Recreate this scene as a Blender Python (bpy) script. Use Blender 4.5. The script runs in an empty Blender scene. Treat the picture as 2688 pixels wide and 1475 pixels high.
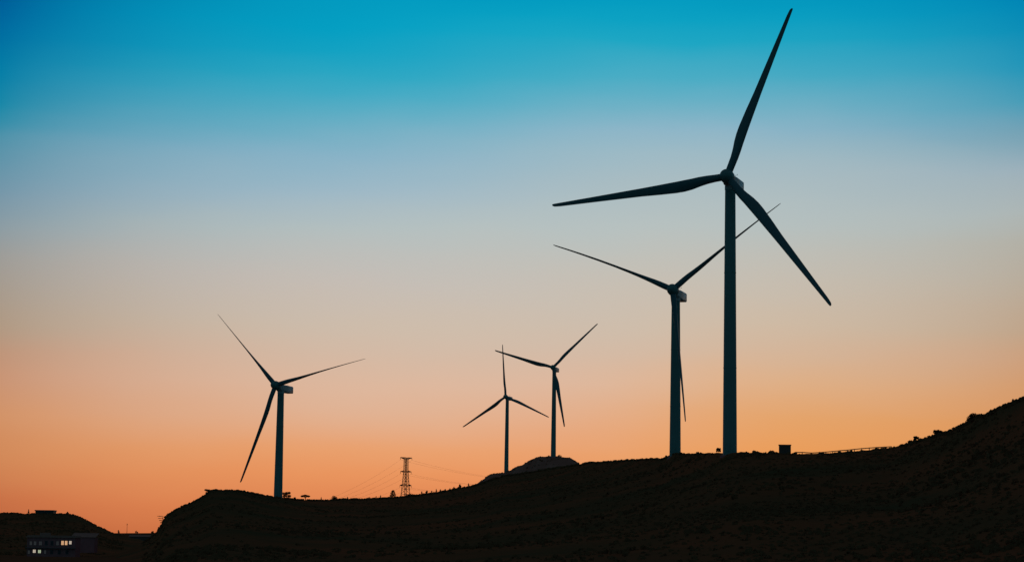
import bpy, math, random
import numpy as np
from mathutils import Vector, Matrix, noise

# ------------------------------------------------------------------ camera, sky, sun, exposure
sc = bpy.context.scene
PITCH, ROLL = math.radians(7.1), math.radians(0.8)
FPX, CX, CY, EYE = 5827.0, 1344.0, 737.5, 1.7        # focal length and centre in pixels of the 2688 px photograph
Fv = Vector((0, math.cos(PITCH), math.sin(PITCH)))
U0 = Vector((0, -math.sin(PITCH), math.cos(PITCH)))
R0 = Vector((1, 0, 0))
Rv = R0*math.cos(ROLL) + U0*math.sin(ROLL)
Uv = -R0*math.sin(ROLL) + U0*math.cos(ROLL)
cam_data = bpy.data.cameras.new('camera')
cam_data.sensor_width = 36.0
cam_data.lens = 36.0*FPX/2688.0
cam_data.clip_start = 0.5
cam_data.clip_end = 60000.0
cam = bpy.data.objects.new('camera', cam_data)
sc.collection.objects.link(cam)
cam.matrix_world = Matrix.Translation((0, 0, EYE)) @ Matrix((Rv, Uv, -Fv)).transposed().to_4x4()
sc.camera = cam
sc.render.resolution_x, sc.render.resolution_y = 1024, 561
sc.view_settings.view_transform = 'Standard'
sc.view_settings.look = 'None'
sc.view_settings.exposure = 0.0
sc.view_settings.gamma = 1.0

def lin(c):
    o = []
    for v in c:
        v /= 255.0
        o.append(v/12.92 if v <= 0.04045 else ((v+0.055)/1.055)**2.4)
    return (*o, 1.0)

world = bpy.data.worlds.new('World')
sc.world = world
world.use_nodes = True
nt = world.node_tree
nt.nodes.clear()
def N(tree, kind, **kw):
    n = tree.nodes.new(kind)
    for k, v in kw.items(): setattr(n, k, v)
    return n
def M_(tree, op, a, b=None, clamp=False):
    n = N(tree, 'ShaderNodeMath', operation=op, use_clamp=clamp)
    for i, v in enumerate((a, b)):
        if v is None: continue
        if isinstance(v, (int, float)): n.inputs[i].default_value = v
        else: tree.links.new(v, n.inputs[i])
    return n.outputs[0]
def ramp(tree, fac, stops, interp='LINEAR'):
    n = N(tree, 'ShaderNodeValToRGB')
    cr = n.color_ramp
    cr.interpolation = interp
    while len(cr.elements) < len(stops): cr.elements.new(0.5)
    for e, (p, c) in zip(cr.elements, stops):
        e.position = p
        e.color = c
    tree.links.new(fac, n.inputs[0])
    return n.outputs[0]
tc = N(nt, 'ShaderNodeTexCoord')
sep = N(nt, 'ShaderNodeSeparateXYZ')
nt.links.new(tc.outputs['Generated'], sep.inputs[0])
nz = N(nt, 'ShaderNodeTexNoise')
nz.inputs['Scale'].default_value = 7.0
nz.inputs['Detail'].default_value = 3.0
mp = N(nt, 'ShaderNodeMapping')
mp.inputs['Scale'].default_value = (1.0, 1.0, 4.0)
nt.links.new(tc.outputs['Generated'], mp.inputs[0])
nt.links.new(mp.outputs[0], nz.inputs['Vector'])
wob = M_(nt, 'MULTIPLY', M_(nt, 'SUBTRACT', nz.outputs['Fac'], 0.5), 0.016)
elev = M_(nt, 'ADD', M_(nt, 'ARCSINE', sep.outputs[2]), wob)
az = M_(nt, 'ARCTAN2', sep.outputs[0], sep.outputs[1])
daz = M_(nt, 'ABSOLUTE', M_(nt, 'SUBTRACT', az, math.radians(0.5)))
EMAX = math.radians(30.0)
def epos(y): return (PITCH + math.atan((CY-y)/FPX))/EMAX
centre = [(1475,(196,104,62)),(1400,(210,118,70)),(1320,(226,134,82)),(1250,(234,150,95)),(1190,(234,161,110)),(1089,(227,176,142)),
          (1011,(222,184,158)),(933,(213,186,165)),(856,(206,189,172)),(747,(198,190,182)),(669,(190,191,187)),(600,(181,192,192)),
          (498,(161,186,199)),(404,(138,180,200)),(350,(119,177,198)),(300,(93,174,197)),(250,(66,171,197)),(200,(43,168,196)),(140,(20,164,196)),(78,(5,161,196)),(0,(2,155,192))]
edge_l = [(1475,(150,70,45)),(1390,(190,100,62)),(1300,(198,112,70)),(1190,(207,134,86)),(1103,(208,144,100)),(1000,(198,144,112)),(933,(188,144,116)),
        (856,(172,149,127)),(778,(164,151,137)),(684,(154,153,149)),(600,(136,153,161)),(500,(114,148,167)),
        (373,(76,144,168)),(335,(44,139,167)),(290,(12,134,166)),(195,(0,124,165)),(78,(0,104,158)),(0,(0,90,150))]
edge_r = [(1475,(170,90,50)),(1300,(205,125,68)),(1190,(214,136,76)),(1103,(216,142,84)),(1000,(206,146,98)),(933,(200,150,112)),
        (856,(186,154,124)),(740,(180,164,144)),(640,(174,170,158)),(560,(170,178,177)),(450,(152,172,184)),
        (350,(104,154,174)),(280,(38,148,178)),(160,(4,140,180)),(0,(0,124,176))]
def epos(y, x=1344.0):
    v = at_dir(x, y); return math.asin(v.z/v.length)/EMAX
def at_dir(x, y): return Fv*FPX + Rv*(x-CX) + Uv*(CY-y)
fac = M_(nt, 'DIVIDE', elev, EMAX, True)
up = [(0.62, (4, 92, 140)), (1.0, (5, 50, 80))]
def sky_ramp(st, x, k):
    return ramp(nt, fac, [(epos(y, x), lin(c)) for y, c in st] + [(p, lin((c[0], c[1]*k, c[2]*k))) for p, c in up])
high = [(669,(192,192,185)),(600,(183,193,192)),(470,(169,188,194)),(400,(158,186,197)),(340,(142,182,200)),(280,(117,178,198)),(200,(76,173,197)),(100,(31,167,196)),(40,(13,162,195)),(0,(5,157,193))]
golden = [(1475,(214,110,55)),(1320,(232,140,70)),(1250,(239,155,84)),(1190,(237,159,90)),(1089,(230,166,108)),(1011,(224,178,138)),(933,(214,184,157)),(856,(208,189,168)),(747,(200,191,178))] + high
def side_mix(a0, a1, ca, cb):
    w = N(nt, 'ShaderNodeMapRange', interpolation_type='SMOOTHSTEP')
    nt.links.new(az, w.inputs[0])
    w.inputs[1].default_value = math.radians(a0); w.inputs[2].default_value = math.radians(a1)
    m = N(nt, 'ShaderNodeMix', data_type='RGBA')
    nt.links.new(w.outputs[0], m.inputs[0]); nt.links.new(ca, m.inputs[6]); nt.links.new(cb, m.inputs[7])
    return m.outputs[2]
rc = side_mix(-5, 4.5, sky_ramp(centre, 1000, 1.0), sky_ramp(centre[:9] + high, 1640, 1.0))
rc = side_mix(0.5, 8, rc, sky_ramp(golden, 2000, 1.0))
rl_ = sky_ramp(edge_l, 50, .75)
rr_ = sky_ramp(edge_r, 2640, .8)
side = N(nt, 'ShaderNodeMapRange', interpolation_type='SMOOTHSTEP')
nt.links.new(az, side.inputs[0])
side.inputs[1].default_value = math.radians(-8); side.inputs[2].default_value = math.radians(9)
mxe = N(nt, 'ShaderNodeMix', data_type='RGBA')
nt.links.new(side.outputs[0], mxe.inputs[0]); nt.links.new(rl_, mxe.inputs[6]); nt.links.new(rr_, mxe.inputs[7])
re = mxe.outputs[2]
t1 = M_(nt, 'POWER', M_(nt, 'DIVIDE', daz, math.radians(14.0), True), 3.0)
mx = N(nt, 'ShaderNodeMix', data_type='RGBA')
nt.links.new(t1, mx.inputs[0]); nt.links.new(rc, mx.inputs[6]); nt.links.new(re, mx.inputs[7])
# away from the afterglow the sky falls off to a deep blue dusk
t2 = N(nt, 'ShaderNodeMapRange', interpolation_type='SMOOTHSTEP')
nt.links.new(daz, t2.inputs[0])
t2.inputs[1].default_value = math.radians(14); t2.inputs[2].default_value = math.radians(60)
night = ramp(nt, M_(nt, 'DIVIDE', M_(nt, 'ADD', elev, 0.0), math.radians(90.0), True),
             [(0.0, (0.010, 0.098, 0.125, 1)), (0.3, (0.026, 0.055, 0.070, 1)), (1.0, (0.034, 0.027, 0.034, 1))])
t3 = N(nt, 'ShaderNodeMapRange', interpolation_type='SMOOTHSTEP')
nt.links.new(elev, t3.inputs[0])
t3.inputs[1].default_value = math.radians(15); t3.inputs[2].default_value = math.radians(40)
tt = M_(nt, 'MAXIMUM', t2.outputs[0], t3.outputs[0])
mx2 = N(nt, 'ShaderNodeMix', data_type='RGBA')
nt.links.new(tt, mx2.inputs[0]); nt.links.new(mx.outputs[2], mx2.inputs[6]); nt.links.new(night, mx2.inputs[7])
bg = N(nt, 'ShaderNodeBackground')
nt.links.new(mx2.outputs[2], bg.inputs[0])
wo = N(nt, 'ShaderNodeOutputWorld')
nt.links.new(bg.outputs[0], wo.inputs[0])

# the sun is down; what is left of it is a weak broad warm light from the afterglow
sun_d = bpy.data.lights.new('sun', 'SUN')
sun_d.energy = 0.03
sun_d.angle = math.radians(12)
sun_d.color = (1.0, 0.6, 0.35)
sun = bpy.data.objects.new('sun', sun_d)
sc.collection.objects.link(sun)
sun.rotation_euler = (math.radians(88.5), 0, math.radians(180-1.8))

# ------------------------------------------------------------------ helpers
rnd = random.Random(7)
def at(x, y, D):
    """world point at depth D seen at photo pixel (x, y)"""
    v = Fv*FPX + Rv*(x-CX) + Uv*(CY-y)
    v = v/v.y*D
    return Vector((v.x, v.y, v.z+EYE))
def te(x, y):
    p = at(x, y, 1.0)
    return p.x, p.z-EYE

def mat(name, c1, c2=None, scale=1.0, rough=0.8, emit=None, power=1.0, bump=0.0, detail=5.0):
    m = bpy.data.materials.new(name)
    m.use_nodes = True
    t = m.node_tree
    b = t.nodes['Principled BSDF']
    b.inputs['Roughness'].default_value = rough
    b.inputs['Specular IOR Level'].default_value = 0.0 if rough > .75 else 0.25
    if c2 is None: c2 = tuple(v*0.8 for v in c1)
    co = N(t, 'ShaderNodeTexCoord')
    no = N(t, 'ShaderNodeTexNoise')
    no.inputs['Scale'].default_value = scale
    no.inputs['Detail'].default_value = detail
    no.inputs['Roughness'].default_value = 0.65
    t.links.new(co.outputs['Object'], no.inputs['Vector'])
    col = ramp(t, no.outputs['Fac'], [(0.36, (*c1, 1)), (0.64, (*c2, 1))])
    t.links.new(col, b.inputs['Base Color'])
    if bump:
        bp = N(t, 'ShaderNodeBump')
        bp.inputs['Strength'].default_value = bump
        bp.inputs['Distance'].default_value = 1.0
        t.links.new(no.outputs['Fac'], bp.inputs['Height'])
        t.links.new(bp.outputs[0], b.inputs['Normal'])
    if emit:
        b.inputs['Emission Color'].default_value = (*emit, 1)
        b.inputs['Emission Strength'].default_value = power
    return m

MT = dict(
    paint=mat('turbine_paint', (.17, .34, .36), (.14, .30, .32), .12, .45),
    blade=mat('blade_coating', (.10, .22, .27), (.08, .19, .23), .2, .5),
    nacelle=mat('nacelle_fibreglass', (.55, .60, .64), (.46, .50, .54), .3, .4),
    dark=mat('dark_rubber', (.03, .03, .03), None, 1, .6),
    scrubland=mat('scrubland_soil', (.300, .100, .050), (.110, .085, .045), .015, .95, bump=.2, detail=7),
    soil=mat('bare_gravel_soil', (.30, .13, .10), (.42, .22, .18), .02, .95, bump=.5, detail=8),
    field=mat('valley_ground', (.26, .09, .05), (.18, .08, .045), .02, .95, detail=8),
    leaf=mat('leaves', (.025, .035, .018), (.06, .075, .035), .6, .7),
    dryleaf=mat('dry_leaves', (.20, .10, .055), (.27, .13, .07), .6, .8),
    bark=mat('bark', (.04, .03, .025), (.07, .055, .04), 3, .9),
    steel=mat('galvanised_steel', (.12, .10, .09), (.07, .06, .055), 1.0, .7),
    wire=mat('cable', (.05, .05, .05), None, 1, .6),
    concrete=mat('render_wall', (.52, .21, .23), (.42, .17, .19), .5, .9),
    roof=mat('roof_sheet', (.46, .26, .22), (.36, .20, .18), .7, .8),
    kiosk=mat('kiosk_panel', (.17, .11, .10), (.13, .085, .08), 1.5, .6),
    frame=mat('window_frame', (.20, .19, .20), None, 2, .6),
    glass=mat('window_glass', (.05, .05, .07), None, 2, .15),
    warm=mat('lit_window_warm', (.6, .5, .4), None, 2, .5, (1.0, .55, .28), .70),
    white=mat('lit_window_white', (.6, .6, .6), None, 2, .5, (1.0, .82, .64), .50),
    cool=mat('lit_window_cool', (.6, .6, .6), None, 2, .5, (.72, .82, .52), .50),
    dim=mat('dim_window', (.3, .3, .3), None, 2, .5, (.8, .7, .7), .022),
)

class MB:
    def __init__(s): s.v = []; s.f = []
    def add(s, vs, fs):
        o = len(s.v); s.v += [tuple(v) for v in vs]; s.f += [tuple(i+o for i in f) for f in fs]
    def box(s, x0, y0, z0, x1, y1, z1):
        s.add([(x0,y0,z0),(x1,y0,z0),(x1,y1,z0),(x0,y1,z0),(x0,y0,z1),(x1,y0,z1),(x1,y1,z1),(x0,y1,z1)],
              [(0,3,2,1),(4,5,6,7),(0,1,5,4),(1,2,6,5),(2,3,7,6),(3,0,4,7)])
    def tube(s, pts, rad, n=6, cap=True):
        pts = [Vector(p) for p in pts]
        if not isinstance(rad, (list, tuple)): rad = [rad]*len(pts)
        vs = []; fs = []
        for i, p in enumerate(pts):
            d = (pts[min(i+1, len(pts)-1)]-pts[max(i-1, 0)]).normalized()
            a = d.orthogonal().normalized() if abs(d.z) > .95 else d.cross(Vector((0, 0, 1))).normalized()
            b = d.cross(a)
            for k in range(n):
                q = 2*math.pi*k/n
                vs.append(p + (a*math.cos(q)+b*math.sin(q))*rad[i])
        for i in range(len(pts)-1):
            for k in range(n):
                k2 = (k+1) % n
                fs.append((i*n+k, i*n+k2, (i+1)*n+k2, (i+1)*n+k))
        if cap:
            fs.append(tuple(range(n))[::-1]); fs.append(tuple((len(pts)-1)*n+k for k in range(n)))
        s.add(vs, fs)
    def rings(s, rings, closed=True):
        n = len(rings[0]); vs = [p for r in rings for p in r]; fs = []
        for i in range(len(rings)-1):
            for k in range(n):
                k2 = (k+1) % n
                fs.append((i*n+k, i*n+k2, (i+1)*n+k2, (i+1)*n+k))
        fs.append(tuple(range(n))[::-1]); fs.append(tuple((len(rings)-1)*n+k for k in range(n)))
        s.add(vs, fs)
    def build(s, name, m, parent=None, smooth=False):
        me = bpy.data.meshes.new(name)
        me.from_pydata(s.v, [], s.f); me.update()
        me.materials.append(MT[m])
        if smooth:
            me.polygons.foreach_set('use_smooth', [True]*len(me.polygons))
            me.set_sharp_from_angle(angle=math.radians(40))
        o = bpy.data.objects.new(name, me)
        sc.collection.objects.link(o)
        if parent: o.parent = parent
        return o
def tag(o, label, cat, group=None):
    o['label'] = label; o['category'] = cat
    if group: o['group'] = group
    return o
def thing(name, loc, label, cat, group=None, rz=0.0):
    o = bpy.data.objects.new(name, None)
    o.empty_display_size = 1
    sc.collection.objects.link(o)
    o.location = loc; o.rotation_euler = (0, 0, rz)
    return tag(o, label, cat, group)
def fbm(x, y, s, oct=4, seed=0.0):
    return noise.fractal(Vector((x*s+seed, y*s-seed, seed)), 1.0, 2.0, oct)

# ------------------------------------------------------------------ ground and hills
class Hill:
    def __init__(s, pts, y0, drop=.28, pw=1.25, rough=2.5, jag=1.2, base=-1.0):
        # pts: skyline photo pixels with the distance of the ridge
        a = [(*te(x, y), R) for x, y, R in pts]
        a.sort()
        s.t = np.array([q[0] for q in a]); s.e = np.array([q[1] for q in a]); s.R = np.array([q[2] for q in a])
        s.y0, s.drop, s.pw, s.rough, s.jag, s.base = y0, drop, pw, rough, jag, base
    def ridge(s, t):
        R = float(np.interp(t, s.t, s.R)); e = float(np.interp(t, s.t, s.e))
        e += s.jag/FPX*(noise.fractal(Vector((t*420, 3.3, s.y0*.01)), 1.0, 2.0, 4))
        return R, EYE+e*R
    def z(s, x, y):
        t = x/y
        R, zr = s.ridge(t)
        if y <= R:
            q = max(0.0, (y-s.y0)/(R-s.y0))
            w = min(1.0, (1-q)*5)*min(1.0, q*4)
            n = fbm(x, y, .006, 5, s.y0*.1)*s.rough*w*(1-q*.5) + fbm(x, y, .05, 3, 5.1)*.5*w
            return s.base + (zr-s.base)*q**s.pw + n - w*s.rough*.3
        d = y-R
        return max(zr - d*s.drop*min(1.0, .25+d/60.0), s.base-2)
    def mesh(s, name, m, nt_, rows):
        ts = np.linspace(s.t[0], s.t[-1], nt_)
        vs = []; fs = []
        nr = len(rows)
        for t in ts:
            R, zr = s.ridge(t)
            for q in rows:
                y = s.y0+(R-s.y0)*q
                vs.append((t*y, y, s.z(t*y, y)))
        for i in range(nt_-1):
            for j in range(nr-1):
                a = i*nr+j
                fs.append((a, a+nr, a+nr+1, a+1))
        me = bpy.data.meshes.new(name)
        me.from_pydata(vs, [], fs); me.update()
        me.polygons.foreach_set('use_smooth', [True]*len(fs))
        me.materials.append(MT[m])
        o = bpy.data.objects.new(name, me)
        sc.collection.objects.link(o)
        o['kind'] = 'structure'
        return o
rowsA = [0, .05, .1] + list(np.linspace(.15, .9, 60)) + list(np.linspace(.91, 1.0, 16)) + [1.01, 1.02, 1.04, 1.07, 1.12, 1.2, 1.3, 1.5, 1.8]

main_hill = Hill([(-300,1475,820),(100,1470,840),(300,1452,860),(380,1425,870),(412,1398,880),(424,1377,885),(432,1362,888),(445,1350,890),(470,1335,893),(500,1322,897),
    (530,1307,900),(541,1297,902),(550,1289,904),(565,1287,906),(630,1289,915),(660,1295,922),(700,1303,932),(727,1306,937),(780,1313,955),
    (850,1315,990),(900,1311,1020),(950,1312,1040),(1010,1309,1060),(1050,1306,1080),(1100,1301,1100),(1150,1294,1120),(1200,1284,1140),
    (1240,1277,1150),(1270,1268,1150),(1300,1258,1150),(1324,1250,1150),(1400,1240,1140),(1450,1230,1100),(1500,1224,1050),(1545,1216,1000),
    (1600,1212,930),(1650,1209,850),(1700,1205,790),(1735,1206,750),(1752,1200,735),(1765,1192,724),(1790,1190,700),(1860,1188.5,630),
    (1911,1187.5,577),(1950,1187.5,560),(2050,1190,540),(2120,1190,535),(2165,1189,532),(2200,1187,530),(2240,1184,528),(2262,1182,526),(2290,1179,524),(2310,1177,522),(2345,1173,520),
    (2380,1165,512),(2405,1156,506),(2440,1148,500),(2470,1138,494),(2510,1123,486),(2550,1103,480),(2565,1090,477),(2590,1087,472),(2600,1081,470),
    (2640,1062,462),(2688,1042,450),(2760,1005,435),(2900,930,412),(3200,840,390),(3700,800,370),(4400,830,360),(5600,960,350),(7500,1150,350),(10000,1250,350)], 190, rough=3.2, jag=1.3)
main_hill.mesh('hill', 'scrubland', 2600, rowsA)

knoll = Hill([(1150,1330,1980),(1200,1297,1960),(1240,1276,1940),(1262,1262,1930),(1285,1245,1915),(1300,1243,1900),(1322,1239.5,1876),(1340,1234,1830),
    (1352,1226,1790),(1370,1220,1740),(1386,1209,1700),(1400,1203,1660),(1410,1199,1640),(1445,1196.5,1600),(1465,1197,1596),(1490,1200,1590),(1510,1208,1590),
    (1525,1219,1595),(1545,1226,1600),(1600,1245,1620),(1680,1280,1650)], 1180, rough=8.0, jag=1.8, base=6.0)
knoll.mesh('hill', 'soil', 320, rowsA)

left_hill = Hill([(-700,1352,1250),(-200,1349,1280),(0,1347,1300),(20,1345,1300),(70,1348.5,1300),(93,1346,1300),(141,1347,1300),(177,1349,1300),(192,1350,1300),
    (210,1357,1290),(240,1372,1280),(265,1385,1275),(290,1396,1270),(320,1406,1260),(380,1418,1250),(480,1440,1240)], 790, rough=3.0, jag=1.6)
left_hill.mesh('hill', 'scrubland', 420, rowsA)

far_hill = Hill([(-900,1402,4000),(150,1399,4000),(300,1398.5,4000),(420,1398,4000),(700,1399,4000),(1200,1400,4000),(2600,1402,4000),(3600,1402,4000)], 2650, rough=5.0, jag=.4, drop=.1)
far_hill.mesh('hill', 'field', 200, [0,.2,.4,.6,.7,.8,.85,.9,.95,1.0,1.02,1.05,1.2,1.6])

g = MB()
n = 60
xs = [-22000, -9000, -4000, -2000] + list(np.linspace(-1200, 1200, n)) + [2000, 4000, 9000, 22000]
ys = [-9000, -3000, -900, -300] + list(np.linspace(-100, 1500, n)) + [2000, 3000, 6000, 12000, 26000]
for x in xs:
    for y in ys:
        g.v.append((x, y, fbm(x, y, .01, 4)*.35*(1 if abs(x) < 1500 else 0)))
for i in range(len(xs)-1):
    for j in range(len(ys)-1):
        a = i*len(ys)+j
        g.f.append((a, a+len(ys), a+len(ys)+1, a+1))
gr = g.build('ground', 'field', None, True)
gr['kind'] = 'structure'

# ------------------------------------------------------------------ wind turbines
def blade_mesh(L=45.0):
    st = [(1.3,1.9,1.0,14,0),(3.0,1.95,.98,14,0),(5.0,2.2,.80,13,.05),(7.0,2.55,.60,12,.12),(9.0,2.88,.44,11,.18),(11,3.05,.35,10,.22),(13,3.0,.30,9,.24),
          (17,2.68,.25,7,.25),(22,2.2,.22,5.5,.25),(28,1.85,.20,3.5,.25),(34,1.5,.18,2,.25),(39,1.22,.17,1,.25),(43,1.0,.16,.3,.25),(44.4,.82,.16,0,.22),(44.9,.50,.16,0,.15),(45.0,.08,.2,0,.1)]
    rings = []
    for r, c, th, tw, off in st:
        ring = []; k = min(1.0, max(0.0, (1.0-th)/.55))
        a = math.radians(tw)
        for i in range(20):
            q = 2*math.pi*i/20
            cx_, cy_ = math.cos(q)*c/2, math.sin(q)*c/2*th
            # aerofoil: thick at the leading edge, thin at the trailing edge
            u = (1+math.cos(q))/2
            ax = math.cos(q)*c/2 - off*c
            ay = math.sin(q)*c/2*th*(0.25+1.15*u**.6)
            x = cx_*(1-k)+ax*k; y = cy_*(1-k)+ay*k
            ring.append((x*math.cos(a)+y*math.sin(a), -x*math.sin(a)+y*math.cos(a), r*L/45.0))
        rings.append(ring)
    m = MB(); m.rings(rings)
    return m
def lathe(prof, n, axis_y=True):
    m = MB(); rings = []
    for y, r in prof:
        rings.append([(r*math.cos(2*math.pi*k/n), y, r*math.sin(2*math.pi*k/n)) for k in range(n)])
    m.rings(rings)
    return m
def chamfer_ring(y, w, zt, zb, c):
    x = w/2
    return [(-x,y,zb+c*.7),(-x+c*.7,y,zb),(x-c*.7,y,zb),(x,y,zb+c*.7),(x,y,zt-c),(x-c,y,zt),(-x+c,y,zt),(-x,y,zt-c)]

def hub_frame(tilt):
    # local frame: rotor axis points to local -Y (upwind), tilted up
    n_ = Vector((0, -math.cos(tilt), math.sin(tilt)))
    u_ = Vector((1, 0, 0))
    v_ = n_.cross(u_)
    if v_.z < 0: v_ = -v_
    return n_, u_, v_

OV = 4.2
blade_src = nacelle_src = None
# hub x, y, z; yaw; rotor phase; tip displacement upwind; tilt; blade length; ground z; blade pitch
TURB = [
 ('nearest and tallest wind turbine, one blade reaching almost to the top of the picture', (55.68,570.82,101.0), 20.5, 68.6, 4.46, 7.71, 46.9, (1911,1187.5), 4, 3.3),
 ('second tallest wind turbine, just left of the tallest one, its right blade passing behind it', (52.19,715.03,88.6), 19.2, 38.5, 1.19, 9.5, 44.6, (1768,1192), 80, 4.0),
 ('lone wind turbine on the left part of the ridge, far left of the pylon', (-98.92,932.75,72.3), 21.8, 133.7, 1.66, 6.39, 43.1, (727,1306), 76, 5.0),
 ('smallest wind turbine, on the left shoulder of the pale knoll, one blade straight up', (-4.05,1869.4,136.3), 21.0, 95.4, 2.6, 6.19, 44.7, (1327,1238), 28, 4.2),
 ('small wind turbine standing on top of the pale knoll', (30.26,1589.62,137.6), 15.2, 43.7, 2.54, 6.54, 44.95, (1451.5,1196), 18, 4.2),
]
protos = {}
for label, H, yaw, ph, dl, tilt, L, bpx, pitch, OV in TURB:
    H = Vector(H); yaw = math.radians(yaw); tilt = math.radians(tilt); ph = math.radians(ph)
    rz = -yaw                                   # local -Y -> (-sin yaw, -cos yaw)
    n_, u_, v_ = hub_frame(tilt)
    rotm = Matrix.Rotation(rz, 3, 'Z')
    top = H - (rotm @ n_)*OV                    # nacelle centre above the tower axis
    gz = at(bpx[0], bpx[1], top.y).z
    t = thing('wind_turbine', (top.x, top.y, gz), label, 'wind turbine', 'wind turbines along the ridge', rz)
    hh = top.z-gz
    # tower: tapered tube in three flanged sections on a concrete foot
    tw = MB(); prof = []
    for k in range(13):
        q = k/12.0
        prof.append((-3 + (hh-1.2+3)*q, 1.86-.50*q))
    rings = [[(r*math.cos(2*math.pi*k/32), r*math.sin(2*math.pi*k/32), z) for k in range(32)] for z, r in prof]
    tw.rings(rings)
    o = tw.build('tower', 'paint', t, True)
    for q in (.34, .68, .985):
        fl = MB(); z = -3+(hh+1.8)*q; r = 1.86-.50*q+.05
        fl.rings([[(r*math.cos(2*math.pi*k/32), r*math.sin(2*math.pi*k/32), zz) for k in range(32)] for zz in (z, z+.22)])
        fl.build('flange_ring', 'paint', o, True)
    fo = MB()
    fo.rings([[(r*math.cos(2*math.pi*k/24), r*math.sin(2*math.pi*k/24), z) for k in range(24)] for z, r in ((-3.5,3.0),(-.7,2.4))])
    fo.build('foundation', 'concrete', t, True)
    dr = MB(); dr.box(-.45, -1.93, .3, .45, -1.80, 2.4)
    dr.build('door', 'paint', t)
    # nacelle
    if 'nac' not in protos:
        nb = MB()
        nb.rings([chamfer_ring(-2.6,2.2,1.0,-1.2,.6), chamfer_ring(-1.5,2.9,1.15,-1.6,.6), chamfer_ring(3.0,3.1,1.15,-1.95,.45), chamfer_ring(8.4,3.0,.95,-2.0,.35), chamfer_ring(8.6,2.8,.85,-1.85,.35)])
        nb.rings([[(1.45*math.cos(2*math.pi*k/32), 1.45*math.sin(2*math.pi*k/32), z) for k in range(32)] for z in (-2.6,-1.6)])
        protos['nac'] = nb
        protos['hub'] = lathe([(-2.7,.05),(-2.65,.5),(-2.4,.95),(-1.9,1.38),(-1.2,1.68),(-.2,1.85),(.9,1.85),(1.4,1.75),(1.7,1.3)], 32)
        mb = MB(); mb.tube([(-.5,7.2,.9),(-.5,7.2,2.5)], .04, 5); mb.tube([(-1.0,7.2,2.5),(0.0,7.2,2.5)], .03, 5); mb.tube([(-1.0,7.2,2.5),(-1.0,7.2,2.75)], .09, 6); mb.tube([(0,7.2,2.5),(0,7.2,2.8)], .07, 6)
        protos['mast'] = mb
    lt = top - Vector((top.x, top.y, gz))
    Mn = Matrix.Translation(lt) @ Matrix((u_, -n_, v_)).transposed().to_4x4()
    if isinstance(protos['nac'], MB):
        protos['nac'] = protos['nac'].build('nacelle', 'nacelle', t, True); no_ = protos['nac']
        protos['mast'] = protos['mast'].build('wind_sensor', 'dark', no_)
        protos['hub'] = protos['hub'].build('hub', 'paint', t, True); ho = protos['hub']
    else:
        no_ = protos['nac'].copy(); sc.collection.objects.link(no_); no_.parent = t
        ms = protos['mast'].copy(); sc.collection.objects.link(ms); ms.parent = no_
        ho = protos['hub'].copy(); sc.collection.objects.link(ho); ho.parent = t
    no_.location = lt
    lh = rotm.inverted() @ (H - Vector((top.x, top.y, gz)))
    ho.matrix_local = Matrix.Translation(lh) @ Matrix((u_, -n_, v_)).transposed().to_4x4()
    for k in range(3):
        a = ph+k*2*math.pi/3
        d = (u_*math.cos(a)+v_*math.sin(a))*L + n_*dl
        ln = d.length; d.normalize()
        lead = u_*math.sin(a) - v_*math.cos(a)
        b = math.radians(pitch)
        X = (lead*math.cos(b) + n_*math.sin(b)); X = (X - d*X.dot(d)).normalized()
        Y = d.cross(X)
        if 'blade' not in protos:
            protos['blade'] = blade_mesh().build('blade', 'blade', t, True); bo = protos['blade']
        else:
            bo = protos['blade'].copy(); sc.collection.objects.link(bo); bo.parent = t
        sag = {80: .95, 76: .35}.get(pitch, 0)*abs((rotm @ d).x)**2
        if sag > .2:            # feathered blades bow under their own weight
            bo.data = bo.data.copy()
            up_ = Vector((0, 0, 1)) - d*d.z
            lx, ly = up_.dot(X), up_.dot(Y)
            for v in bo.data.vertices:
                q = v.co.z/45.0
                v.co.x += 4*sag*q*(1-q)*lx; v.co.y += 4*sag*q*(1-q)*ly
        bo.matrix_local = Matrix.Translation(lh) @ Matrix((X, Y, d)).transposed().to_4x4() @ Matrix.Diagonal((1, 1, ln/45.0, 1))

# ------------------------------------------------------------------ pylon and power lines
PD = 1900.0
pb = at(1064, 1312, PD)
py = thing('electricity_pylon', pb, 'lattice steel electricity pylon with three pairs of cross arms behind the ridge', 'pylon', None, math.radians(38))
def wid(z):   # half width of the square body at height z
    return np.interp(z, [0, 13, 25, 38], [3.3, 2.1, 1.35, 1.2])
HT = 36.0
levels = [0, 5, 9.5, 13, 16, 19, 22, 25, 28, 31, 34, HT]
for sx, sy in ((1,1),(1,-1),(-1,1),(-1,-1)):
    lg = MB(); lg.tube([(sx*wid(z), sy*wid(z), z) for z in (-3, 13, 25, HT)], .26, 4)
    lg.build('leg', 'steel', py)
br = MB()
for a, b in zip(levels[:-1], levels[1:]):
    wa, wb = wid(a), wid(b)
    ca = [(wa,wa,a),(wa,-wa,a),(-wa,-wa,a),(-wa,wa,a)]; cb = [(wb,wb,b),(wb,-wb,b),(-wb,-wb,b),(-wb,wb,b)]
    for i in range(4):
        j = (i+1) % 4
        br.tube([ca[i], cb[j]], .10, 4); br.tube([ca[j], cb[i]], .10, 4); br.tube([cb[i], cb[j]], .13, 4)
br.build('bracing', 'steel', py)
arm_tips = []
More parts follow.
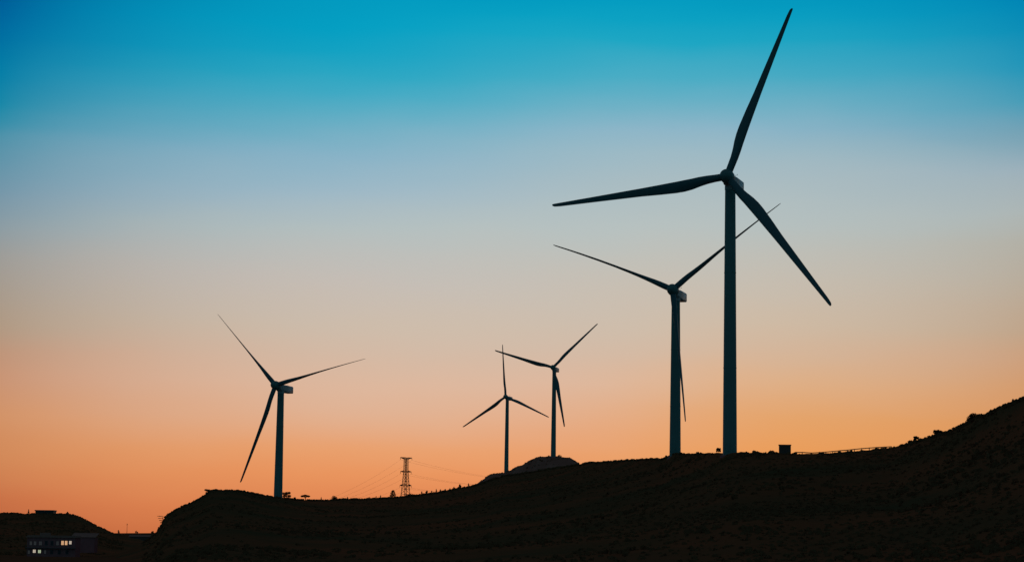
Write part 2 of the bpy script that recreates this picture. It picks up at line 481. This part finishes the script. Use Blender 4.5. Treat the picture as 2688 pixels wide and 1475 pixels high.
for z, ln_ in ((35.4, 6.0), (24.3, 5.4), (12.6, 5.0)):
    for s_ in (-1, 1):
        w = wid(z)
        am = MB(); tip = Vector((s_*(w+ln_-1.2), 0, z-.1+(.8 if z > 30 else 0)))
        for sy in (-1, 1):
            am.tube([(s_*w, sy*w, z-.6), tip], .26, 4); am.tube([(s_*w, sy*w, z+.7), tip], .26, 4)
            for q in (.35, .7):
                p0 = Vector((s_*w, sy*w, z-.6)).lerp(tip, q); p1 = Vector((s_*w, sy*w, z+.7)).lerp(tip, q-.3)
                am.tube([p0, p1], .1, 4)
        ao = am.build('cross_arm', 'steel', py)
        ins = MB()
        for k in range(6): ins.tube([tip+Vector((0,0,-.15-.28*k)), tip+Vector((0,0,-.44-.28*k))], [.14,.2], 6)
        ins.tube([tip, tip+Vector((0,0,-2.0))], .05, 4)
        ins.build('insulator', 'dark', ao)
        arm_tips.append(tip+Vector((0,0,-2.0)))
Mp = Matrix.Translation(pb) @ Matrix.Rotation(math.radians(38), 4, 'Z')
names = ['upper', 'upper', 'middle', 'middle', 'lower', 'lower']
for i, tp in enumerate(arm_tips):
    p = Mp @ tp
    row = i//2; side = 'outer left' if i % 2 == 0 else 'outer right'
    for dirn, end in (('left', at(845+row*8+(i%2)*22, 1316+row*9, 1560)), ('right', at(1345-row*35+(i%2)*14, 1258+row*16, 2300))):
        w = MB(); pts = []
        for k in range(25):
            q = k/24.0
            c = p.lerp(end, q); c.z -= 4*2.6*q*(1-q)
            pts.append(c)
        w.tube(pts, .04, 4)
        tag(w.build('power_line', 'wire'), 'thin cable from the %s %s arm tip of the pylon sagging away to the %s' % (names[i], side.split()[1], dirn), 'power line', 'power lines strung from the pylon')

# ------------------------------------------------------------------ vegetation
def leaves(mb, c, rad, n, size, r=rnd, flat=1.0):
    """many small leaf faces spread through an ellipsoid"""
    for _ in range(n):
        while True:
            p = Vector((r.uniform(-1,1), r.uniform(-1,1), r.uniform(-1,1)))
            if p.length < 1: break
        p = p*(p.length**-.35 if p.length > .05 else 1)
        q = Vector((c[0]+p.x*rad[0], c[1]+p.y*rad[1], c[2]+p.z*rad[2]))
        a = Vector((r.gauss(0,1), r.gauss(0,1), r.gauss(0,1)*flat)).normalized(); b = a.orthogonal().normalized()
        b = Matrix.Rotation(r.uniform(0, 6.28), 3, a) @ b
        s_ = size*r.uniform(.6, 1.3)
        mb.add([q-a*s_, q+b*s_*.5, q+a*s_, q-b*s_*.5], [(0,1,2,3)])

def plant(style, x, ytop, wpx, ybase, D, label, name=None, cat=None, group=None, leafmat='leaf'):
    """a shrub or tree standing on the ridge with its foot at photo pixel (x, ybase)"""
    s_ = D/FPX
    base = at(x, ybase, D); h = (ybase-ytop)*s_; w = wpx*s_
    name = name or ('shrub' if style in ('bush', 'leaning', 'dome') or 'twiggy' in label else 'tree')
    t = thing(name, base, label, cat or name, group)
    r = random.Random(int(x*13+D))
    f = MB(); k = MB()
    if style in ('bush', 'dome'):
        m = 6 if style == 'bush' else 9
        for i in range(m):
            a = r.uniform(-1, 1)
            hh = h*(1-.55*abs(a)**1.6)*(r.uniform(.75,1.0) if style == 'bush' else .95)
            rr = w*(.20 if style == 'bush' else .24)
            c = (a*w*.36, r.uniform(-.3,.3)*w, max(hh-rr, rr*.5))
            leaves(f, c, (rr, rr, min(rr, h*.4)), 170, max(.12, w*.035), r)
            leaves(f, (c[0], c[1], c[2]*.45), (rr*1.05, rr, c[2]*.55), 150, max(.12, w*.04), r)
            k.tube([(0,0,-.3), (c[0]*.5, c[1]*.5, c[2]*.5), c], [w*.03, w*.02, w*.008], 5)
    elif style == 'cone':
        for i in range(9):
            q = i/8.0
            leaves(f, (0, 0, h*(.12+.80*q)), (w*.5*(1-q*.8)**.7, w*.5*(1-q*.8)**.7, h*.09), 110, max(.12, w*.05), r)
        k.tube([(0,0,-.5), (0,0,h*.9)], [w*.06, w*.01], 6)
    elif style == 'spike':
        for i in range(5):
            q = i/4.0
            leaves(f, (r.uniform(-.05,.05)*w, 0, h*(.15+.70*q)), (w*.5*(1-q*.75), w*.5*(1-q*.75), h*.17), 130, max(.1, w*.07), r)
        k.tube([(0,0,-.4), (0,0,h)], [w*.07, w*.015], 5)
    elif style == 'open':      # small tree with clumps and sky between them
        k.tube([(0,0,-.5), (w*.04,0,h*.35), (0,0,h*.6)], [w*.05, w*.04, w*.025], 6)
        for i in range(8):
            a = 2*math.pi*i/8+r.uniform(-.3,.3); hz = h*r.uniform(.45,.9)
            c = (math.cos(a)*w*.36, math.sin(a)*w*.36, hz)
            k.tube([(0,0,h*.4), (c[0]*.6,c[1]*.6,hz*.85), c], [w*.03, w*.02, w*.008], 5)
            leaves(f, c, (w*.18, w*.18, h*.16), 190, max(.12, w*.05), r)
        leaves(f, (0,0,h*.88), (w*.2, w*.2, h*.12), 70, max(.12, w*.05), r)
    elif style == 'flat':      # umbrella-shaped crown on a bare stem
        k.tube([(0,0,-.5), (w*.03,0,h*.4), (0,0,h*.75)], [w*.07, w*.05, w*.03], 6)
        for i in range(7):
            a = (i-3)/3.0
            c = (a*w*.4, r.uniform(-.2,.2)*w, h*(.88-.12*abs(a)))
            k.tube([(0,0,h*.5), c], [w*.02, w*.008], 5)
            leaves(f, c, (w*.17, w*.2, h*.15), 200, max(.12, w*.045), r)
    elif style == 'layered':   # horizontal tiers of branches reaching left
        k.tube([(w*.4,0,-.5), (w*.2,0,h*.5), (0,0,h)], [w*.06, w*.045, w*.02], 6)
        for i in range(4):
            z = h*(.28+.22*i); e_ = w*(.18+.12*i)
            k.tube([(w*.2,0,z), (-e_,0,z)], [w*.02, w*.008], 5)
            leaves(f, (-e_*.4, 0, z), (e_*.75, w*.3, h*.04), 90, max(.12, w*.04), r, .3)
    elif style == 'leaning':   # overhanging clump
        for i in range(9):
            q = i/8.0
            c = (w*(.5-q), r.uniform(-.2,.2)*w, h*(.35+.5*q**.7)*r.uniform(.9,1.05))
            k.tube([(w*.45,0,-.3), (w*.25,0,h*.35), c], [w*.04, w*.03, w*.01], 5)
            leaves(f, c, (w*.19, w*.2, h*.27*(1-q*.2)), 170, max(.12, w*.04), r)
    tr = k.build('trunk' if style in ('cone','open','flat','layered','spike') else 'stem', 'bark', t)
    f.build('crown' if style in ('cone','open','flat','layered','spike') else 'foliage', leafmat, t)
    return t
def RD(x):  # ridge distance of the main hill at photo x
    t, _ = te(x, 1300)
    return float(np.interp(t, main_hill.t, main_hill.R))
G1 = 'shrubs and small trees along the ridge'
for st, x, yt, w, yb, lab in [
    ('layered', 424, 1353, 20, 1378, 'small tree with level branches jutting from the steep left foot of the hill'),
    ('leaning', 552, 1283, 24, 1297, 'dark shrub overhanging the left shoulder of the hill'),
    ('bush', 623, 1282.5, 13, 1290, 'small round shrub on the flat hilltop, left of the lone left turbine'),
    ('bush', 649, 1289, 8, 1295, 'tiny shrub on the slope halfway to the lone left turbine'),
    ('bush', 691, 1297, 13, 1304, 'low ragged shrub just left of the lone left turbine foot'),
    ('open', 752, 1290, 22, 1312, 'open airy little tree right beside the foot of the lone left turbine'),
    ('bush', 773, 1303, 13, 1314, 'low shrub between the airy little tree and the umbrella-shaped tree'),
    ('flat', 801, 1298, 22, 1315, 'umbrella-shaped small tree right of the lone left turbine'),
    ('spike', 843, 1304, 6, 1316, 'thin upright sapling between the umbrella-shaped tree and the thick bush'),
    ('bush', 876, 1300, 30, 1317, 'thick bush cluster midway between the lone left turbine and the pylon'),
    ('spike', 912, 1303, 6, 1312, 'small pointed sapling just right of the thick bush cluster'),
    ('bush', 938, 1304, 30, 1313, 'long low scrub bush midway along the ridge before the pylon'),
    ('bush', 968, 1303, 18, 1312, 'low ragged bush left of the dome-shaped tree'),
    ('spike', 987, 1301, 6, 1312, 'first of two thin saplings left of the dome-shaped tree, farther from it'),
    ('spike', 999, 1299, 7, 1311, 'second of two thin saplings left of the dome-shaped tree, nearer to it'),
    ('cone', 1031, 1286, 24, 1312, 'dark dome-shaped tree directly left of the pylon'),
    ('dome', 1079, 1291.5, 38, 1308, 'wide rounded bush directly right of the pylon legs'),
    ('bush', 1469, 1191, 12, 1199, 'small shrub on the pale knoll just right of its turbine'),
    ('bush', 1645, 1203, 12, 1211, 'small shrub on the bare ridge right of the pale knoll'),
    ('bush', 1706, 1200, 9, 1208, 'tiny shrub left of the second tallest turbine'),
    ('bush', 1749, 1194, 12, 1205, 'low shrub touching the left side of the second tallest tower'),
    ('open', 1886, 1175, 12, 1191, 'sparse twiggy shrub beside the foot of the tallest turbine'),
    ('bush', 2026, 1180, 24, 1191, 'low ragged shrub left of the grey kiosk'),
    ('open', 2405, 1144, 14, 1158, 'small open shrub-like tree at the start of the right slope'),
    ('bush', 2427, 1144, 22, 1154, 'dense low bush on the right slope beside the small open tree'),
    ('open', 2462, 1127, 24, 1146, 'small airy flat-crowned tree standing out on the right slope'),
    ('bush', 2492, 1130, 14, 1136, 'low bush on the right slope above the flat-crowned tree'),
    ('bush', 2529, 1107, 14, 1120, 'bush on the right slope below the overhanging shrub'),
    ('dome', 2555, 1082, 32, 1104, 'dark overhanging shrub jutting out high on the right slope'),
    ('bush', 2576, 1083, 40, 1097, 'low bush right behind the overhanging shrub on the right slope'),
    ('bush', 2602, 1074, 14, 1085, 'bush on the uppermost part of the right slope'),
]:
    D = RD(x) if not (x == 1469) else 1597
    plant(st, x, yt, w, yb, D, lab, group=G1)
ords = ['nearest to the wide rounded bush', 'second', 'third', 'fourth', 'fifth', 'sixth', 'seventh', 'eighth', 'ninth', 'last, highest up the slope,']
sp = [(1107,1291,9,1302),(1120,1289,13,1300),(1133,1289,8,1298),(1145,1285,8,1297),(1156,1286,10,1295),(1168,1285,12,1293),(1181,1283,10,1290),(1191,1279,9,1288),(1207,1273,15,1285),(1230,1270,8,1280)]
for i, (x, yt, w, yb) in enumerate(sp):
    lab = ('small pointed tree in the row right of the pylon, ' + ('nearest to the wide rounded bush' if i == 0 else 'highest up the slope' if i == 9 else ords[i]+' counted from the pylon'))
    plant('spike', x, yt-2, w*1.15, yb+2, RD(x), lab, group='row of small pointed trees right of the pylon')
for x, yt, w, lab in ((310,1389,9,'tiny shrub on the far flat skyline left of the mast'),(358,1389.5,9,'tiny shrub on the far flat skyline right of the mast'),(401,1391,11,'tiny shrub at the right end of the far flat skyline')):
    plant('bush', x, yt, w, 1400, 3990, lab, group='shrubs on the far skyline')
for st, x, yt, w, yb, lab in (('bush',177,1342,9,1351,'small round bush right of the flat-roofed hilltop house'),('bush',22,1343,18,1349,'low bush at the left end of the far left hilltop'),
        ('bush',47,1343,18,1350,'low bush between the left edge and the flat-roofed hilltop house'),('spike',75,1336,8,1350,'thin sapling just left of the flat-roofed hilltop house')):
    plant(st, x, yt, w, yb, 1300, lab, group='shrubs on the far left hilltop')

# ground cover: grass tufts and low scrub nobody could count, one mesh per hill
def ground_cover(hill, name, x0, x1, n_face, n_ridge, size, seed, rk=1.0):
    steep = te(2375, 1300)[0]
    r = random.Random(seed)
    m = MB()
    clean = (te(1790, 1300)[0], te(2370, 1300)[0])   # mown track along the level ridge
    t0, t1_ = te(x0, 1300)[0], te(x1, 1300)[0]
    for i in range(n_face+n_ridge):
        t = r.uniform(t0, t1_)
        R, zr = hill.ridge(t)
        if i < n_face: y = hill.y0+(R-hill.y0)*(1-r.random()**1.1*.97)
        else: y = R+r.uniform(-6, 3)
        x = t*y
        if i < n_face and fbm(x, y, .02, 3, 2.2) < r.uniform(-.5, .3): continue
        z = hill.z(x, y)
        if i < n_face: s_ = size*r.uniform(.4, 1.3)*(1.5 if fbm(x, y, .03, 2, 9.0) > .25 else 1.0)
        else: s_ = y/FPX*r.choice((.8, 1.2, 1.6, 2.2, 3.0, 4.4))*(.45 if clean[0] < t < clean[1] else 1.45)
        if i >= n_face: s_ *= rk*(r.choice((.9, 1.1, 1.5)) if t > steep else 1.0)
        for k in range(4):
            a = r.uniform(0, 6.28); l = Vector((math.cos(a), math.sin(a), 0))*s_*.6
            h = s_*r.uniform(.4, 1.0); o = Vector((x+r.uniform(-.5,.5)*s_, y+r.uniform(-.5,.5)*s_, z-.15))
            m.add([o-l*.6, o+l*.6, o+l+Vector((0,0,h*.7)), o+Vector((r.uniform(-.2,.2)*s_,0,h)), o-l+Vector((0,0,h*.6))], [(0,1,2,3,4)])
    o = m.build(name, 'dryleaf')
    o['kind'] = 'stuff'
    tag(o, {'scrub': 'dark low scrub and grass tufts covering the long main hill'}.get(name, 'dark scrub covering the far left hill' if name[0] == 'h' else 'sparse low scrub on the pale knoll under two turbines'), 'scrub')
    return o
ground_cover(main_hill, 'scrub', 380, 3700, 35000, 11300, .5, 3, 1.05)
ground_cover(knoll, 'knoll_scrub', 1210, 1560, 1500, 260, .8, 5, .5)
ground_cover(left_hill, 'hillside_scrub', -40, 330, 3500, 900, .7, 4, .6)

# ------------------------------------------------------------------ small buildings, kiosk, guard rail, mast
def window(parent, x, z, w, h, y, m, frame=True):
    f = MB(); fw = .09
    f.box(x-w/2-fw, y-.05, z-h/2-fw, x-w/2, y+.03, z+h/2+fw); f.box(x+w/2, y-.05, z-h/2-fw, x+w/2+fw, y+.03, z+h/2+fw)
    f.box(x-w/2, y-.05, z-h/2-fw, x+w/2, y+.03, z-h/2); f.box(x-w/2, y-.05, z+h/2, x+w/2, y+.03, z+h/2+fw)
    f.box(x-.03, y-.04, z-h/2, x+.03, y+.02, z+h/2)
    fo_ = f.build('window', 'frame', parent)
    p = MB(); p.box(x-w/2, y-.01, z-h/2, x-.03, y+.02, z+h/2); p.box(x+.03, y-.01, z-h/2, x+w/2, y+.02, z+h/2)
    p.build('pane', m, fo_)
BD = 760.0
k_ = BD/FPX
b0 = at(128, 1462, BD)
bd = thing('house', (b0.x, b0.y, b0.z-.2), 'dim two-storey house with five lit windows at the foot of the far left hill', 'house')
def bx(px): return (px-128)*k_
def bz(py_): return (1462-py_)*k_+.2
w_ = MB()
w_.box(bx(70), 0, -1.5, bx(196), 9, bz(1411)); w_.build('wall', 'concrete', bd)
w_ = MB(); w_.box(bx(67), -.5, bz(1411), bx(199), 9.4, bz(1408)); w_.box(bx(70), -.1, bz(1408), bx(196), .15, bz(1405)); w_.box(bx(70), 8.9, bz(1408), bx(196), 9.1, bz(1405))
w_.box(bx(98), 3, bz(1408), bx(122), 6, bz(1398)); w_.build('roof', 'roof', bd)
w_ = MB(); w_.box(bx(68), -1.1, bz(1438.5), bx(198), -.003, bz(1437)); 
for q in range(23): w_.box(bx(68+q*5.8), -1.1, bz(1437), bx(68+q*5.8)+.05, -1.04, bz(1431.5))
w_.box(bx(68), -1.1, bz(1431.5), bx(198), -1.02, bz(1430.8)); w_.build('balcony', 'frame', bd)
for px, py_, w, h, m in ((162.5,1424,6.2,10.5,'warm'),(171.9,1424,6.4,10.5,'warm'),(182.8,1423,6,8.5,'white'),(149.6,1425,6,10,'dim'),(80,1426,6,10,'dim'),(91,1426,6,10,'dim'),(105,1426,7,10,'dim'),
        (120,1425,6,10,'glass'),(135,1425,6,10,'glass'),(89.8,1446.5,7,8,'white'),(103.3,1447,7,8,'cool'),(75.8,1449,5,9,'dim'),(118,1448,5,9,'dim'),(135,1448,6,9,'glass'),(155,1448,6,9,'glass'),(175,1448,6,9,'glass')):
    window(bd, bx(px), bz(py_), w*k_, h*k_, -.06, m)
a0 = at(222, 1418, 800)
an = thing('shed', (a0.x, a0.y, a0.z-.3), 'low shed with a pale sloping roof right of the house with lit windows', 'shed')
w_ = MB(); w_.box(-4.6, 0, -4, 3.6, 6, 1.4); w_.build('wall', 'concrete', an)
w_ = MB(); w_.add([(-5,-.4,1.4),(4,-.4,1.4),(4,6.4,2.9),(-5,6.4,2.9),(-5,-.4,1.55),(4,-.4,1.55),(4,6.4,3.05),(-5,6.4,3.05)], [(0,3,2,1),(4,5,6,7),(0,1,5,4),(1,2,6,5),(2,3,7,6),(3,0,4,7)]); w_.build('roof', 'roof', an)

h0 = at(116.5, 1350, 1298)
kk = 1298/FPX
hs = thing('house', h0, 'flat-roofed dark house on top of the far left hill', 'house')
w_ = MB(); w_.box(-24*kk, 0, -2, 23.5*kk, 8, 9.5*kk); w_.build('wall', 'kiosk', hs)
w_ = MB(); w_.box(-25.5*kk, -.6, 9.5*kk, 25*kk, 8.5, 12*kk); w_.build('roof', 'frame', hs)
for q in (-14, 0, 13): window(hs, q*kk, 4.6*kk, 1.4, 1.1, -.06, 'glass')

l0 = at(377, 1413, 2500)
lb = thing('warehouse', (l0.x, l0.y, l0.z-1), 'long low pale-roofed building at the left foot of the hill', 'building')
w_ = MB(); w_.box(-16, 0, -3, 16, 14, 3.2); w_.build('wall', 'kiosk', lb)
w_ = MB(); w_.add([(-17,-1,3.2),(17,-1,3.2),(17,7,5.2),(-17,7,5.2),(-17,15,3.2),(17,15,3.2)], [(0,1,2,3),(3,2,5,4),(0,3,4),(1,5,2),(0,4,5,1)]); w_.build('roof', 'roof', lb)

m0 = at(333, 1400, 3990)
ms_ = thing('mast', m0, 'thin mast standing alone on the far flat skyline', 'mast')
w_ = MB(); w_.tube([(0,0,-2),(0,0,18.5)], [.45,.25], 6); w_.build('pole', 'steel', ms_)
w_ = MB(); w_.box(-.7, -.3, 15.5, .7, .3, 17.0); w_.build('lamp_head', 'steel', ms_)

# transformer kiosk
KD = 545.0
k0 = at(2060.5, 1190, KD); ks = KD/FPX
ki = thing('transformer_kiosk', k0, 'small grey box-shaped kiosk on the ridge right of the tallest turbine', 'kiosk', None, math.radians(-6))
w_ = MB(); w_.box(-1.45, 0, -1.0, 1.45, 2.4, 2.05); w_.build('cabinet', 'kiosk', ki)
w_ = MB(); w_.box(-1.56, -.1, 2.05, 1.56, 2.5, 2.22); w_.build('roof', 'kiosk', ki)
for x in (-.66, .66):
    w_ = MB(); w_.box(x-.6, -.03, .15, x+.6, -.002, 1.85)
    for q in range(6): w_.box(x-.4, -.05, 1.2+q*.08, x+.4, -.03, 1.24+q*.08)
    w_.build('door', 'kiosk', ki)
w_ = MB(); w_.box(-1.75, -.3, -1.2, 1.75, 2.7, -.0); w_.build('plinth', 'concrete', ki)

# guard rail along the ridge track
gpts = [(2088,1185.5,538),(2106,1185.5,537),(2130,1187,536),(2150,1186,535),(2168,1184.5,533),(2186,1183,532),(2205,1181,531),(2224,1179.5,529),(2243,1177.5,528),(2262,1175.5,527),(2282,1174,526),(2302,1172.5,525),(2322,1171.5,524),(2340,1170.5,523)]
r0 = at(gpts[0][0], gpts[0][1]+5, gpts[0][2])
rl = thing('guard_rail', r0, 'low metal guard rail running along the ridge right of the kiosk', 'guard rail')
w_ = MB(); tops = [at(*p)-r0 for p in gpts]
for a, b in zip(tops[:-1], tops[1:]):
    d = Vector((0, .06, 0)); hh = Vector((0, 0, .22))
    w_.add([a-d, b-d, b+d, a+d, a-d-hh, b-d-hh, b+d-hh, a+d-hh], [(0,1,2,3),(7,6,5,4),(4,5,1,0),(5,6,2,1),(6,7,3,2),(7,4,0,3)])
w_.build('rail', 'steel', rl)
for a in tops:
    w_ = MB(); w_.box(a.x-.08, a.y+.065, a.z-1.6, a.x+.08, a.y+.2, a.z+.02); w_.build('post', 'steel', rl)
